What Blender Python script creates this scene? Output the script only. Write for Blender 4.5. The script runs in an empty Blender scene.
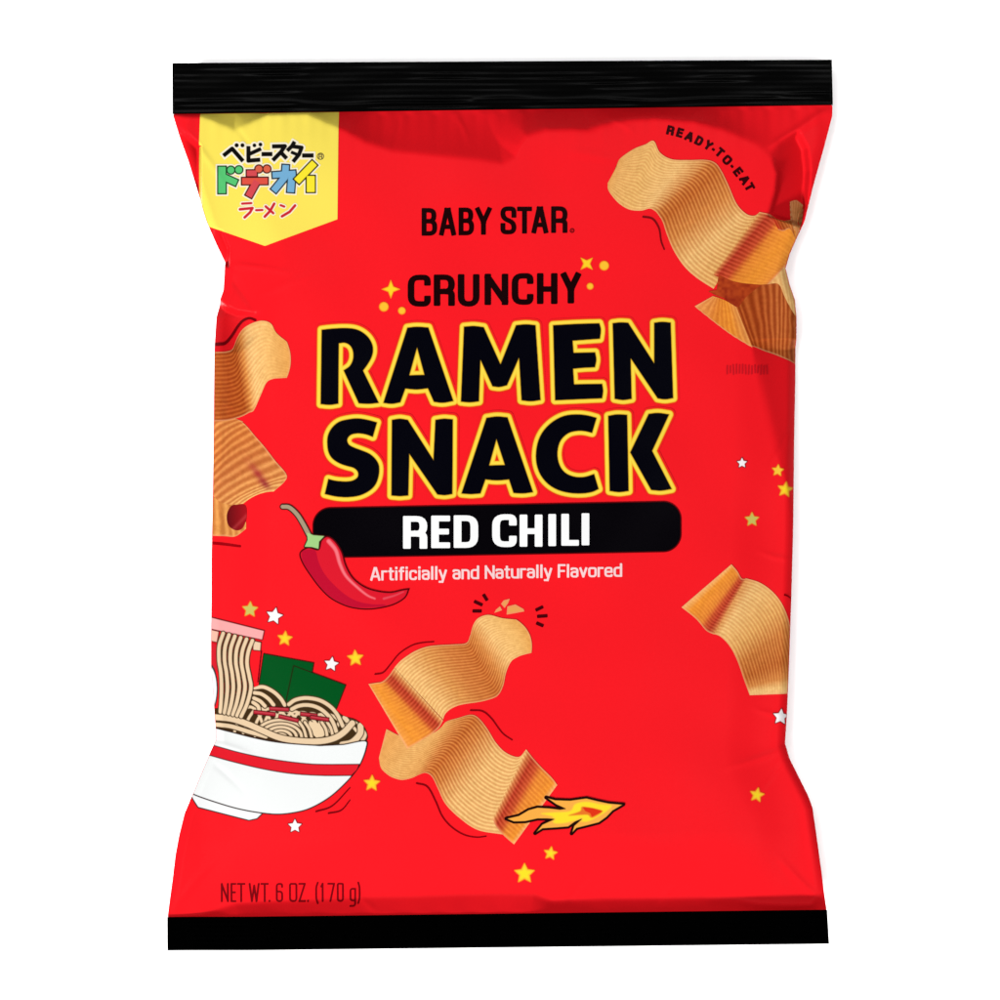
# Snack pouch lying on a white table, seen from above.
# All artwork is given in "design pixels" (x right, y down); 1 design pixel = U metres.
import bpy, math, numpy as np
from math import radians, cos, sin, pi
U = 0.00045
sc = bpy.context.scene
COL = sc.collection
EXPO = 3.3            # scene light level: printed inks are set to sRGB target / EXPO

def lin(c):
    c = np.asarray(c, float) / 255.0
    return np.where(c <= 0.04045, c / 12.92, ((c + 0.055) / 1.055) ** 2.4)
def ink(c):
    return lin(c) / EXPO

# ---------------------------------------------------------------- 2-D fields
def P(pts, off=(0, 0), s=1.0):
    return [(off[0] + x / s, off[1] + y / s) for x, y in pts]

def smooth_closed(pts, n=6):
    p = np.array(pts, float); out = []
    N = len(p)
    for i in range(N):
        a, b, c, d = p[i - 1], p[i], p[(i + 1) % N], p[(i + 2) % N]
        for k in range(n):
            t = k / n
            out.append(0.5 * ((2 * b) + (c - a) * t + (2 * a - 5 * b + 4 * c - d) * t * t + (-a + 3 * b - 3 * c + d) * t ** 3))
    return [tuple(q) for q in out]

def smooth_open(pts, n=8):
    p = [np.array(q, float) for q in pts]
    if len(p) < 3: return [tuple(q) for q in p]
    p = [2 * p[0] - p[1]] + p + [2 * p[-1] - p[-2]]
    out = []
    for i in range(1, len(p) - 2):
        a, b, c, d = p[i - 1], p[i], p[i + 1], p[i + 2]
        for k in range(n):
            t = k / n
            out.append(0.5 * ((2 * b) + (c - a) * t + (2 * a - 5 * b + 4 * c - d) * t * t + (-a + 3 * b - 3 * c + d) * t ** 3))
    out.append(p[-2])
    return [tuple(q) for q in out]

def cornered(pts, n=4):
    """closed smooth curve; a point given twice is a sharp corner"""
    N = len(pts); cs = [i for i in range(N) if pts[i] == pts[(i + 1) % N]]
    if not cs: return smooth_closed(pts, n)
    out = []
    for a, b in zip(cs, cs[1:] + [cs[0] + N]):
        seg = [pts[k % N] for k in range(a + 1, b + 1)]
        out += smooth_open(seg, n)[:-1] if len(seg) > 1 else seg
    return out

def sd_poly(poly, X, Y):
    d2 = np.full(X.shape, 1e18); inside = np.zeros(X.shape, bool)
    n = len(poly)
    for i in range(n):
        x0, y0 = poly[i]; x1, y1 = poly[(i + 1) % n]
        ex, ey = x1 - x0, y1 - y0
        l2 = ex * ex + ey * ey
        if l2 < 1e-12: continue
        wx, wy = X - x0, Y - y0
        t = np.clip((wx * ex + wy * ey) / l2, 0, 1)
        dx, dy = wx - ex * t, wy - ey * t
        np.minimum(d2, dx * dx + dy * dy, out=d2)
        if ey != 0:
            cr = ((y0 <= Y) & (Y < y1)) | ((y1 <= Y) & (Y < y0))
            xi = x0 + (Y - y0) * ex / ey
            inside ^= cr & (X < xi)
    d = np.sqrt(d2)
    return np.where(inside, -d, d)

def sd_line(pts, X, Y, r0, r1=None):
    """open stroke with round ends, radius going from r0 to r1"""
    d = np.full(X.shape, 1e9); n = len(pts) - 1
    if r1 is None: r1 = r0
    for i in range(n):
        x0, y0 = pts[i]; x1, y1 = pts[i + 1]
        ex, ey = x1 - x0, y1 - y0
        l2 = max(ex * ex + ey * ey, 1e-9)
        t = np.clip(((X - x0) * ex + (Y - y0) * ey) / l2, 0, 1)
        r = r0 + (r1 - r0) * (i + t) / n
        np.minimum(d, np.hypot(X - x0 - ex * t, Y - y0 - ey * t) - r, out=d)
    return d

def sd_ell(cx, cy, rx, ry, X, Y):
    k = np.hypot((X - cx) / rx, (Y - cy) / ry)
    return (k - 1) * min(rx, ry)

def sd_box_seg(p0, p1, r, e0, e1, X, Y, rd=0.5):
    ex, ey = p1[0] - p0[0], p1[1] - p0[1]
    L = max(math.hypot(ex, ey), 1e-6); ux, uy = ex / L, ey / L
    cx = (p0[0] - ux * e0 + p1[0] + ux * e1) / 2; cy = (p0[1] - uy * e0 + p1[1] + uy * e1) / 2
    hl = (L + e0 + e1) / 2
    rd = min(rd, r * .8)
    t = np.abs((X - cx) * ux + (Y - cy) * uy) - hl + rd
    s = np.abs(-(X - cx) * uy + (Y - cy) * ux) - r + rd
    return np.hypot(np.maximum(t, 0), np.maximum(s, 0)) + np.minimum(np.maximum(t, s), 0) - rd

nrs = np.random.RandomState(11)
NT = nrs.rand(64, 64)
def vnoise(x, y):
    xi = np.floor(x).astype(int); yi = np.floor(y).astype(int); fx = x - xi; fy = y - yi
    fx = fx * fx * (3 - 2 * fx); fy = fy * fy * (3 - 2 * fy)
    g = lambda a, b: NT[b % 64, a % 64]
    return (g(xi, yi) * (1 - fx) + g(xi + 1, yi) * fx) * (1 - fy) + (g(xi, yi + 1) * (1 - fx) + g(xi + 1, yi + 1) * fx) * fy

# ---------------------------------------------------------------- stroke lettering
G = {
 'A': [[(0,1),(.43,0)],[(.57,0),(1,1)],[(.43,0),(.57,0)],[(.17,.72),(.83,.72)]],
 'B': [[(0,0),(0,1)],[(0,0),(.92,0,1),(.92,.47,1),(0,.47)],[(0,.47),(1,.47,1),(1,1,1),(0,1)]],
 'C': [[(1,.31),(1,0,1),(0,0,1),(0,1,1),(1,1,1),(1,.69)]],
 'D': [[(0,0),(0,1)],[(0,0),(1,0,1),(1,1,1),(0,1)]],
 'E': [[(0,0),(0,1)],[(0,0),(1,0)],[(0,.49),(.9,.49)],[(0,1),(1,1)]],
 'F': [[(0,0),(0,1)],[(0,0),(1,0)],[(0,.5),(.88,.5)]],
 'H': [[(0,0),(0,1)],[(1,0),(1,1)],[(0,.52),(1,.52)]],
 'I': [[(.5,0),(.5,1)]],
 'L': [[(0,0),(0,1)],[(0,1),(1,1)]],
 'N': [[(0,0),(0,1)],[(1,0),(1,1)],[(0,.03),(1,.97)]],
 'O': [[(.5,0),(1,0,1),(1,1,1),(0,1,1),(0,0,1),(.5,0)]],
 'R': [[(0,0),(0,1)],[(0,0),(1,0,1),(1,.55,1),(0,.55)],[(.6,.55),(1,.58,1),(1,1)]],
 'r2': [],
 'S': [[(1,.29),(1,0,1),(0,0,1),(0,.40,1),(1,.60,1),(1,1,1),(0,1,1),(0,.71)]],
 'T': [[(0,0),(1,0)],[(.5,0),(.5,1)]],
 'U': [[(0,0),(0,1,1),(1,1,1),(1,0)]],
 'W': [[(0,0),(.25,1)],[(.25,1),(.5,.1)],[(.5,.1),(.75,1)],[(.75,1),(1,0)]],
 'Y': [[(0,0),(.5,.55)],[(1,0),(.5,.55)],[(.5,.5),(.5,1)]],
 'Z': [[(0,0),(1,0)],[(1,0),(0,1)],[(0,1),(1,1)]],
 '6': [[(1,.22),(1,0,1),(0,0,1),(0,1,1),(1,1,1),(1,.45,1),(0,.45)]],
 '1': [[(0,.16),(.6,0)],[(.6,0),(.6,1)]],
 '7': [[(0,0),(1,0)],[(1,0),(.35,1)]],
 '0': [[(.5,0),(1,0,1),(1,1,1),(0,1,1),(0,0,1),(.5,0)]],
 '(': [[(1,-.06),(0,.2,1),(0,.86,1),(1,1.12)]],
 ')': [[(0,-.06),(1,.2,1),(1,.86,1),(0,1.12)]],
 '-': [[(0,.55),(1,.55)]],
 '.': [[(.5,.98),(.5,1)]],
 'a': [[(0,.44),(0,.3,1),(1,.3,1),(1,1)],[(1,.6),(0,.6,1),(0,1,1),(1,1)]],
 'r': [[(0,.3),(0,1)],[(0,.55),(0,.3,1),(1,.3)]],
 't': [[(.4,.06),(.4,1,1),(1,1)],[(0,.3),(1,.3)]],
 'i': [[(.5,.3),(.5,1)],[(.5,.0),(.5,.04)]],
 'f': [[(1,0),(.4,0,1),(.4,1)],[(0,.3),(1,.3)]],
 'c': [[(1,.5),(1,.3,1),(0,.3,1),(0,1,1),(1,1,1),(1,.78)]],
 'l': [[(.5,0),(.5,1)]],
 'y': [[(0,.3),(.5,.98)],[(1,.3),(.42,1.27)],[(.42,1.27),(0,1.27)]],
 'n': [[(0,.3),(0,1)],[(0,.5),(0,.3,1),(1,.3,1),(1,1)]],
 'd': [[(1,0),(1,1)],[(1,.3),(0,.3,1),(0,1,1),(1,1)]],
 'u': [[(1,.3),(1,1)],[(0,.3),(0,1,1),(1,1)]],
 'v': [[(0,.3),(.5,1)],[(1,.3),(.5,1)]],
 'o': [[(.5,.3),(1,.3,1),(1,1,1),(0,1,1),(0,.3,1),(.5,.3)]],
 'e': [[(0,.64),(1,.64)],[(1,.64),(1,.3,1),(0,.3,1),(0,1,1),(1,1,1),(1,.86)]],
 'g': [[(1,.3),(1,1.28,1),(0,1.28)],[(1,.3),(0,.3,1),(0,.97,1),(1,.97)]],
}
def round_poly(pts, rad):
    out = []
    for i, p in enumerate(pts):
        if len(p) > 2 and 0 < i < len(pts) - 1:
            a = np.array(pts[i - 1][:2]); b = np.array(p[:2]); c = np.array(pts[i + 1][:2])
            la, lc = np.linalg.norm(a - b), np.linalg.norm(c - b)
            q = min(rad, la * .5, lc * .5)
            p0 = b + (a - b) / la * q; p1 = b + (c - b) / lc * q
            for k in range(6):
                t = k / 5
                out.append(tuple((1 - t) ** 2 * p0 + 2 * t * (1 - t) * b + t * t * p1))
        else: out.append(tuple(p[:2]))
    res = [out[0]]
    for q in out[1:]:
        if math.hypot(q[0] - res[-1][0], q[1] - res[-1][1]) > 1e-4: res.append(q)
    return res

def glyph(ch, box, rv, rh, X, Y, rot=0, rad=None, rd=.5):
    """box = (x0, y0, x1, y1) outer extents of the cap box; rot about its centre (degrees, clockwise on the page)"""
    x0, y0, x1, y1 = box
    cx, cy = (x0 + x1) / 2, (y0 + y1) / 2
    if rot:
        c, s = cos(radians(rot)), sin(radians(rot))
        X, Y = cx + (X - cx) * c + (Y - cy) * s, cy - (X - cx) * s + (Y - cy) * c
    ix0, ix1 = x0 + rv, x1 - rv; iy0, iy1 = y0 + rh, y1 - rh
    if ix1 < ix0: ix0 = ix1 = cx
    if rad is None: rad = (x1 - x0) * .34
    d = np.full(X.shape, 1e9)
    for st in G[ch]:
        pp = [(ix0 + p[0] * (ix1 - ix0), iy0 + p[1] * (iy1 - iy0)) + tuple(p[2:]) for p in st]
        pp = round_poly(pp, rad)
        n = len(pp) - 1
        rs = []
        for i in range(n):
            ex, ey = pp[i + 1][0] - pp[i][0], pp[i + 1][1] - pp[i][1]
            L = max(math.hypot(ex, ey), 1e-6)
            w = (ey / L) ** 2
            rs.append(rv * w + rh * (1 - w))
        for i in range(n):
            ev = rh if abs(pp[i + 1][1] - pp[i][1]) > abs(pp[i + 1][0] - pp[i][0]) else rv
            if ch in 'Cceas6' and n > 2: ev = 0
            d = np.minimum(d, sd_box_seg(pp[i], pp[i + 1], rs[i], ev if i == 0 else 0, ev if i == n - 1 else 0, X, Y, rd))
            if i > 0:
                r = (rs[i] + rs[i - 1]) / 2
                d = np.minimum(d, np.hypot(X - pp[i][0], Y - pp[i][1]) - r)
    return d

# ---------------------------------------------------------------- pouch outline and relief
LEFT = [(172,113),(179,136),(187.5,160),(197,192),(206,221),(216,244),(224.5,262),(224,275),(223,290),(218,304),(215,316),(214,344),(213.4,400),
        (213,452),(212,510),(211,560),(211,590),(210.5,640),(210.5,668),(213,700),(215,728),(215.5,740),(210,752),(201,773),(192,795),(184,814),(179,834),(175,855),(172,880),(169,902),(167,918)]
RIGHT = [(833.3,104),(833,115),(828.5,132),(824,149),(813.6,186),(805,221),(797,238),(790,254),(786,268),(790,284),(795.5,300),(797,318),(796.5,380),(795,440),(793.5,536),
         (791.7,600),(789.5,664),(787.5,712),(785.5,744),(790,759),(799.5,778),(808.5,796),(813,808),(819,850),(824,888),(826.7,910)]
BODY = LEFT + RIGHT[::-1]
def seam_top(x): return 113 + (x - 172) * (104 - 113) / 661.0
def seam_bot(x): return 918 + (x - 167) * (910 - 918) / 660.0

CREASE_TOP = [(100,115),(172,114.5),(203,116),(217,123),(234,131),(252,123),(268,113.5),(308,112.5),(325,122),(345,131),(365,143),(392,152),(440,157),(480,161),(503,165),(516,158),(520,147),(527,137),
    (546,130.5),(570,130),(589,131),(602,126),(616,122),(635,119.5),(655,118.5),(694,122),(725,131),(756,145),(772,157),(778.5,172),(777,190),(771,213),(800,226),(900,240),(900,0),(100,0)]
CREASE_BOT = [(100,917.5),(198,916.5),(212,911),(235,903),(275,900),(330,898),(370,896),(420,895),(500,892),(534,893),(543,897),(552,900.5),(600,898),(700,897),(738,899.5),(756,903.5),(790,906),(812,905),(822,892),(850,880),(900,1000),(100,1000)]
# (outline, origin, direction of fall, slope, softness of the outline, softness)
ZT, ZB = 6.0, 15.0      # how far the top seal sinks and the bottom seal lifts
FACETS = [
  ([(764,150),(772,157),(778.5,172),(777,190),(770,214),(800,224),(806,205),(808.5,170),(806,148),(798,133),(782,141)], (770,165), (.98,.2), .62, 3.5),
  ([(752,340),(756,365),(762,405),(768,437),(783,467),(789,490),(794,540),(850,540),(850,340)], (752,345), (.969,-.246), .55, 2.5),
  ([(140,296),(217,300),(226,308),(238,313),(252,314),(262,311),(262,330),(240,352),(140,356)], (215,352), (0,-1), .8, 3.01),
  ([(168,118),(199,146),(200,205),(192,182)], (178,150), (1,0), 1.15, 3.0),
  ([(209,226),(222,231),(229,248),(228,266),(222,262)], (212,240), (1,.1), .8, 1.6),
]
CREASES = [(177,120,232,196,.9,3.2),(226,264,300,276,.9,3),(224,270,262,322,-.8,3.5),(230,120,262,168,-.5,3),(214,402,262,418,.5,3),(788,270,730,296,-.7,3.2),
  (786,748,716,770,.9,3.4),(790,756,742,806,-.7,3.2),(787,716,748,706,.5,2.6),(211,742,262,760,.6,3),(208,760,250,800,-.5,3),(174,908,224,852,.6,3.4),(822,902,772,848,.8,3.6),
  (600,112,640,138,.5,3),(690,108,672,140,-.5,2.6),(455,112,470,150,.5,2.6),(400,112,392,146,-.5,2.6),(560,912,600,866,-.5,3),(655,910,690,872,.5,3),(380,914,350,884,.4,3),
  (795,420,764,470,-.8,3),(793,560,752,548,.5,2.6),(560,150,640,168,.35,5),(250,300,330,270,.35,4)]
rng = np.random.RandomState(5)
WAV = [(rng.uniform(70, 190), rng.uniform(0, 2 * pi), rng.uniform(0, 2 * pi)) for _ in range(9)]
def sstep(a): a = np.clip(a, 0, 1); return a * a * (3 - 2 * a)
def softplus(a, k):
    a = a / k
    return np.where(a > 12, a, np.log1p(np.exp(np.clip(a, -30, 12)))) * k

def relief(X, Y):
    """returns (half thickness T, common offset C) in design pixels"""
    shp = X.shape; X = X.ravel(); Y = Y.ravel()
    sd = -sd_poly([(172, 20)] + BODY[:0] + LEFT + [(167, 1000), (827, 1000)] + RIGHT[::-1] + [(833, 20)], X, Y)   # distance to the sides only
    sd = np.maximum(sd, 0)
    E = 1 - (1 - np.clip(sd / 9, 0, 1)) ** 1.8
    dx = 1 - np.clip(np.abs(X - 500) / 300, 0, 1) ** 2.4
    dy = 1 - np.clip(np.abs(Y - 510) / 425, 0, 1) ** 7
    T = 5.5 * E + 15 * dx * dy * sstep(sd / 70 + .1) + 4 * dx * sstep(sd / 60)
    st = np.maximum(Y - seam_top(X), 0); sb = np.maximum(seam_bot(X) - Y, 0)
    D = softplus(-sd_poly(CREASE_TOP, X, Y) - 1.0, 1.3)
    rt = D / (D + st + 1e-3) * sstep(1.6 - st / 90)
    T = T * (1 - rt) * np.clip(st / 1.0, 0, 1)
    T = T * (1 - (1 - np.clip(sb / 80, 0, 1)) ** 1.6)
    D = softplus(-sd_poly(CREASE_BOT, X, Y) - 1.0, 1.3)
    rb = np.where(sb < 60, D / (D + sb + 1e-3), 0)
    C = ZB * (.15 + .85 * sstep((X - 175) / 90)) * rb - ZT * rt
    for poly, o, g, s, w in FACETS:
        q = sd_poly(poly, X, Y)
        m = sstep(.5 - q / (2 * w))
        if w == 3.01: m = m * sstep((264 - X) / 45)
        if o == (752,345): m = m * sstep((Y - 336) / 14)
        C = C - s * softplus((X - o[0]) * g[0] + (Y - o[1]) * g[1], 2.0) * m
    # ridge running into the top right corner
    ex, ey = 833 - 766, 105 - 151; L = math.hypot(ex, ey)
    t = ((X - 766) * ex + (Y - 151) * ey) / L; s_ = (-(X - 766) * ey + (Y - 151) * ex) / L
    C = C + 2.2 * np.exp(-(s_ / 4.0) ** 2) * sstep(t / 15) * sstep((L - t) / 12)
    for x0, y0, x1, y1, am, wd in CREASES:
        ex, ey = x1 - x0, y1 - y0; L = math.hypot(ex, ey)
        t = ((X - x0) * ex + (Y - y0) * ey) / L; s_ = (-(X - x0) * ey + (Y - y0) * ex) / L + 2.0 * np.sin(t / L * 3.0)
        C = C + am * np.exp(-(s_ / wd) ** 2) * sstep(t / (L * .3)) * sstep((L - t) / (L * .6))
    # soft waves of the film and small gathers under the top seal
    w = np.zeros_like(X)
    for lam, a, ph in WAV: w += np.sin((X * cos(a) + Y * sin(a)) * 2 * pi / lam + ph)
    edge = sstep(st / 30) * sstep(sb / 30)
    C = C + .22 * w * edge * sstep(sd / 15)
    gt = np.exp(-st / 16) * sstep(st / 5)
    C = C + gt * (.5 * np.sin(X * .21 + .9 * np.sin(X * .033)) + .3 * np.sin(X * .47 + 1))
    gb = np.exp(-sb / 10) * sstep(sb / 4)
    C = C + gb * (.3 * np.sin(X * .17 + 1.3 * np.sin(X * .027)))
    return T.reshape(shp), C.reshape(shp)

def front_h(X, Y):
    T, C = relief(X, Y); return T + C
def world(X, Y, Z): return np.stack([(X - 500) * U, (500 - Y) * U, Z * U], -1)

# ---------------------------------------------------------------- mesh building
def make_obj(name, verts, faces, mat, parent=None, col=None, smooth=True):
    me = bpy.data.meshes.new(name)
    me.from_pydata(verts.tolist() if hasattr(verts, 'tolist') else verts, [], faces)
    me.validate(); me.update()
    if smooth: me.polygons.foreach_set('use_smooth', [True] * len(me.polygons))
    if col is not None and len(me.vertices) == len(col):
        at = me.color_attributes.new('ink', 'FLOAT_COLOR', 'POINT')
        c4 = np.ones((len(col), 4), np.float32); c4[:, :3] = col
        at.data.foreach_set('color', c4.ravel())
    me.materials.append(mat)
    o = bpy.data.objects.new(name, me); COL.objects.link(o)
    if parent: o.parent = parent
    return o

def march(F, xs, ys, flip=False):
    """marching squares on F(y,x) < 0; returns (x, y) vertices and faces"""
    ny, nx = F.shape
    ins = F < 0
    c = ins[:-1, :-1].astype(int) + ins[:-1, 1:] + ins[1:, 1:] + ins[1:, :-1]
    full = c == 4
    idx = -np.ones(F.shape, int)
    use = np.zeros(F.shape, bool)
    use[:-1, :-1] |= c > 0; use[:-1, 1:] |= c > 0; use[1:, 1:] |= c > 0; use[1:, :-1] |= c > 0
    use &= ins
    jj, ii = np.nonzero(use)
    idx[jj, ii] = np.arange(len(jj))
    V = list(zip(xs[ii].tolist(), ys[jj].tolist()))
    fj, fi = np.nonzero(full)
    faces = np.stack([idx[fj, fi], idx[fj + 1, fi], idx[fj + 1, fi + 1], idx[fj, fi + 1]], -1).tolist()
    ed = {}
    def edge(a, b):
        k = (a, b) if a < b else (b, a)
        if k in ed: return ed[k]
        (j0, i0), (j1, i1) = k
        f0, f1 = F[j0, i0], F[j1, i1]
        t = min(max(f0 / (f0 - f1), .02), .98)
        V.append((float(xs[i0] + (xs[i1] - xs[i0]) * t), float(ys[j0] + (ys[j1] - ys[j0]) * t)))
        ed[k] = len(V) - 1
        return ed[k]
    bj, bi = np.nonzero((c > 0) & (c < 4))
    for j, i in zip(bj.tolist(), bi.tolist()):
        cs = [(j, i), (j + 1, i), (j + 1, i + 1), (j, i + 1)]
        poly = []
        for k in range(4):
            a, b = cs[k], cs[(k + 1) % 4]
            if ins[a]: poly.append(int(idx[a]))
            if ins[a] != ins[b]: poly.append(edge(a, b))
        if len(poly) >= 3: faces.append(poly)
    if flip: faces = [f[::-1] for f in faces]
    return np.array(V), faces

class Print:
    """a piece of printed artwork: painted in order, then laid on the film as one mesh"""
    def __init__(s, x0, y0, x1, y1, step=.5):
        s.xs = np.arange(x0, x1 + step, step); s.ys = np.arange(y0, y1 + step, step)
        s.X, s.Y = np.meshgrid(s.xs, s.ys)
        s.F = np.full(s.X.shape, 1e9); s.C = None; s.step = step
    def add(s, d, c, cover=True, aa=None, alpha=1.0):
        aa = aa or s.step * 1.2
        if callable(c): col = c(s.X, s.Y)
        else: col = np.broadcast_to(ink(c), s.X.shape + (3,))
        if s.C is None: s.C = np.array(np.broadcast_to(col, s.X.shape + (3,)))
        if cover: s.F = np.minimum(s.F, d)
        a = (np.clip(.5 - d / aa, 0, 1) * alpha)[..., None]
        if cover:      # let the covering colour bleed outward so that the cut edge is clean
            new = (d < s.step * 2) & (s.F >= d - 1e-9) & (d > -aa)
            a = np.where(new[..., None] & (s.F >= 0)[..., None], 1.0, a)
        s.C = s.C * (1 - a) + col * a
        return s
    def build(s, name, layer, parent, label=None, clip=.5):
        F = s.F
        if clip is not None: F = np.maximum(F, sd_poly(BODY, s.X, s.Y) + clip)
        V, faces = march(F, s.xs, s.ys)
        fx = np.clip((V[:, 0] - s.xs[0]) / s.step, 0, len(s.xs) - 1.001); fy = np.clip((V[:, 1] - s.ys[0]) / s.step, 0, len(s.ys) - 1.001)
        i, j = fx.astype(int), fy.astype(int); a, b = (fx - i)[:, None], (fy - j)[:, None]
        col = s.C[j, i] * (1 - a) * (1 - b) + s.C[j, i + 1] * a * (1 - b) + s.C[j + 1, i] * (1 - a) * b + s.C[j + 1, i + 1] * a * b
        Z = front_h(V[:, 0], V[:, 1]) + .3 + max(layer - .35, 0) * .5
        o = make_obj(name, world(V[:, 0], V[:, 1], Z), faces, INK, parent, col)
        if label: o['label'] = label
        return o

# ---------------------------------------------------------------- materials
def mat(name, base, rough=.5, spec=.1, bump=None):
    m = bpy.data.materials.new(name); m.use_nodes = True
    b = m.node_tree.nodes['Principled BSDF']
    b.inputs['Base Color'].default_value = tuple(base) + (1,)
    b.inputs['Roughness'].default_value = rough
    b.inputs['Specular IOR Level'].default_value = spec
    return m, b
SPEC = .007
FILM, fb = mat('red_printed_film', ink((252, 26, 36)), .3, SPEC)
BACK, _ = mat('red_film_back', ink((235, 25, 34)), .5, .1)
def film_grain(m, b, base, amt=.035):
    nt = m.node_tree
    tc = nt.nodes.new('ShaderNodeTexCoord'); no = nt.nodes.new('ShaderNodeTexNoise'); mr = nt.nodes.new('ShaderNodeMapRange'); mx = nt.nodes.new('ShaderNodeMix')
    no.inputs['Scale'].default_value = 900; no.inputs['Detail'].default_value = 3
    mr.inputs['To Min'].default_value = 1 - amt; mr.inputs['To Max'].default_value = 1 + amt
    mx.data_type = 'RGBA'; mx.blend_type = 'MULTIPLY'; mx.inputs[0].default_value = 1
    nt.links.new(tc.outputs['Object'], no.inputs['Vector']); nt.links.new(no.outputs['Fac'], mr.inputs['Value'])
    mx.inputs[6].default_value = tuple(base) + (1,)
    nt.links.new(mr.outputs['Result'], mx.inputs[7]); nt.links.new(mx.outputs[2], b.inputs['Base Color'])
film_grain(FILM, fb, ink((252, 26, 36)))
INK, ib = mat('printed_ink', (.5, .5, .5), .3, SPEC)
va = INK.node_tree.nodes.new('ShaderNodeAttribute'); va.attribute_name = 'ink'
INK.node_tree.links.new(va.outputs['Color'], ib.inputs['Base Color'])
BLACK, bb = mat('black_seal_film', (.0, .0, .0), .2, .016)
BLACK2, _ = mat('black_seal_film_smooth', (.0, .0, .0), .4, .001)
TABLE, tb = mat('white_tabletop', (.93, .93, .93), .9, 0.0)
nt = TABLE.node_tree; no = nt.nodes.new('ShaderNodeTexNoise'); no.inputs['Scale'].default_value = 60
cr = nt.nodes.new('ShaderNodeValToRGB'); cr.color_ramp.elements[0].color = (.92, .92, .92, 1); cr.color_ramp.elements[1].color = (.94, .94, .94, 1)
nt.links.new(no.outputs['Fac'], cr.inputs['Fac']); nt.links.new(cr.outputs['Color'], tb.inputs['Base Color'])

# ---------------------------------------------------------------- the pouch
bag = bpy.data.objects.new('snack_bag', None); COL.objects.link(bag)
bag['label'] = 'red snack pouch with black end seals and bold black yellow-outlined title'
bag['category'] = 'snack bag'

xs = np.arange(160, 842, 1.6); ys = np.arange(100, 924, 1.6)
X, Y = np.meshgrid(xs, ys)
V, faces = march(sd_poly(BODY, X, Y), xs, ys)
T, C = relief(V[:, 0], V[:, 1])
front = make_obj('front_panel', world(V[:, 0], V[:, 1], C + T), faces, FILM, bag)
BZ = lambda T, C: np.maximum(C - T * .8, np.minimum(-11.0, C + T * .5))
back = make_obj('back_panel', world(V[:, 0], V[:, 1], BZ(T, C) - .15), [f[::-1] for f in faces], BACK, bag)
ZMIN = float(BZ(T, C).min()) - .6
# back fin seal
finv, finf = [], []
yy = np.linspace(130, 890, 60)
for k, y in enumerate(yy):
    t_, c_ = relief(np.array([495., 520.]), np.array([y, y]))
    for xx, q in ((495., 0), (520., 1)):
        z = float(BZ(t_[q], c_[q]))
        finv.append(((xx - 500) * U, (500 - y) * U, (z - .35) * U))
for k in range(len(yy) - 1):
    finf.append((2 * k, 2 * k + 1, 2 * k + 3, 2 * k + 2))
make_obj('fin_seal', finv, finf, BACK, bag)

def seal(name, c00, c10, c11, c01, zf, ridges):
    """strip between four corners (x,y): c00 top left, c10 top right, c11 bottom right, c01 bottom left"""
    nx, ny = 330, 44
    u, v = np.meshgrid(np.linspace(0, 1, nx), np.linspace(0, 1, ny))
    top = np.array(c00)[None, None] * (1 - u[..., None]) + np.array(c10)[None, None] * u[..., None]
    bot = np.array(c01)[None, None] * (1 - u[..., None]) + np.array(c11)[None, None] * u[..., None]
    p = top * (1 - v[..., None]) + bot * v[..., None]
    x, y = p[..., 0], p[..., 1]
    z = zf(x, y, u, v)
    rid = ridges(x, y, u, v)
    fr = world(x, y, z + .7 + rid).reshape(-1, 3); bk = world(x, y, z - .7 + rid).reshape(-1, 3)
    n = nx * ny; f = []
    I = lambda j, i: j * nx + i
    for j in range(ny - 1):
        for i in range(nx - 1):
            f.append((I(j, i), I(j + 1, i), I(j + 1, i + 1), I(j, i + 1)))
            f.append((n + I(j, i), n + I(j, i + 1), n + I(j + 1, i + 1), n + I(j + 1, i)))
    for i in range(nx - 1):
        f.append((I(0, i), I(0, i + 1), n + I(0, i + 1), n + I(0, i)))
        f.append((I(ny - 1, i + 1), I(ny - 1, i), n + I(ny - 1, i), n + I(ny - 1, i + 1)))
    for j in range(ny - 1):
        f.append((I(j + 1, 0), I(j, 0), n + I(j, 0), n + I(j + 1, 0)))
        f.append((I(j, nx - 1), I(j + 1, nx - 1), n + I(j + 1, nx - 1), n + I(j, nx - 1)))
    return make_obj(name, np.concatenate([fr, bk]), f, BLACK if name[0] == 't' else BLACK2, bag)

def rid_top(x, y, u, v):
    am = .03 + 1.1 * np.clip(vnoise(x * .018 + 3, v * 7) - .52, 0, 1)
    r = am * np.sin(v * 2 * pi * 8.5 + .6 * np.sin(x * .02))
    r += .5 * np.exp(-((v - .82 - .035 * np.sin(x * .021) - .02 * np.sin(x * .06)) / .035) ** 2)
    r += .35 * np.sin(x * .05 + 2 * v) * np.sin(v * 9) * .5
    return r * sstep(v / .06) * sstep((1 - v) / .05)
seal('top_seal', (171.5, 62), (832.6, 58.7), (833.6, 104.2), (171.8, 113.2),
     lambda x, y, u, v: -ZT + .3 * np.sin(x * .013) * (1 - v), rid_top)
seal('bottom_seal', (166.8, 917.6), (827, 909.6), (829, 943.6), (167, 951),
     lambda x, y, u, v: ZB * (.15 + .85 * sstep((x - 175) / 90)) + 1.0 * v + .3 * np.sin(x * .011) * v, lambda x, y, u, v: .12 * np.sin(v * 2 * pi * 7) * sstep(v / .06) * sstep((1 - v) / .06))

# ================================================================ ARTWORK
RED = (252, 26, 36)
# ---- yellow label
p = Print(196, 104, 342, 250, .8)
p.add(sd_poly([(200.3, 100), (338.8, 100), (337.6, 219.5), (265, 246), (196, 222)], p.X, p.Y), (255, 231, 92))
lab = p.F.copy()
p.F = np.maximum(p.F, seam_top(p.X) + .3 - p.Y)
p.build('yellow_label', .35, front, 'yellow pennant panel with small Japanese lettering')

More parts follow.
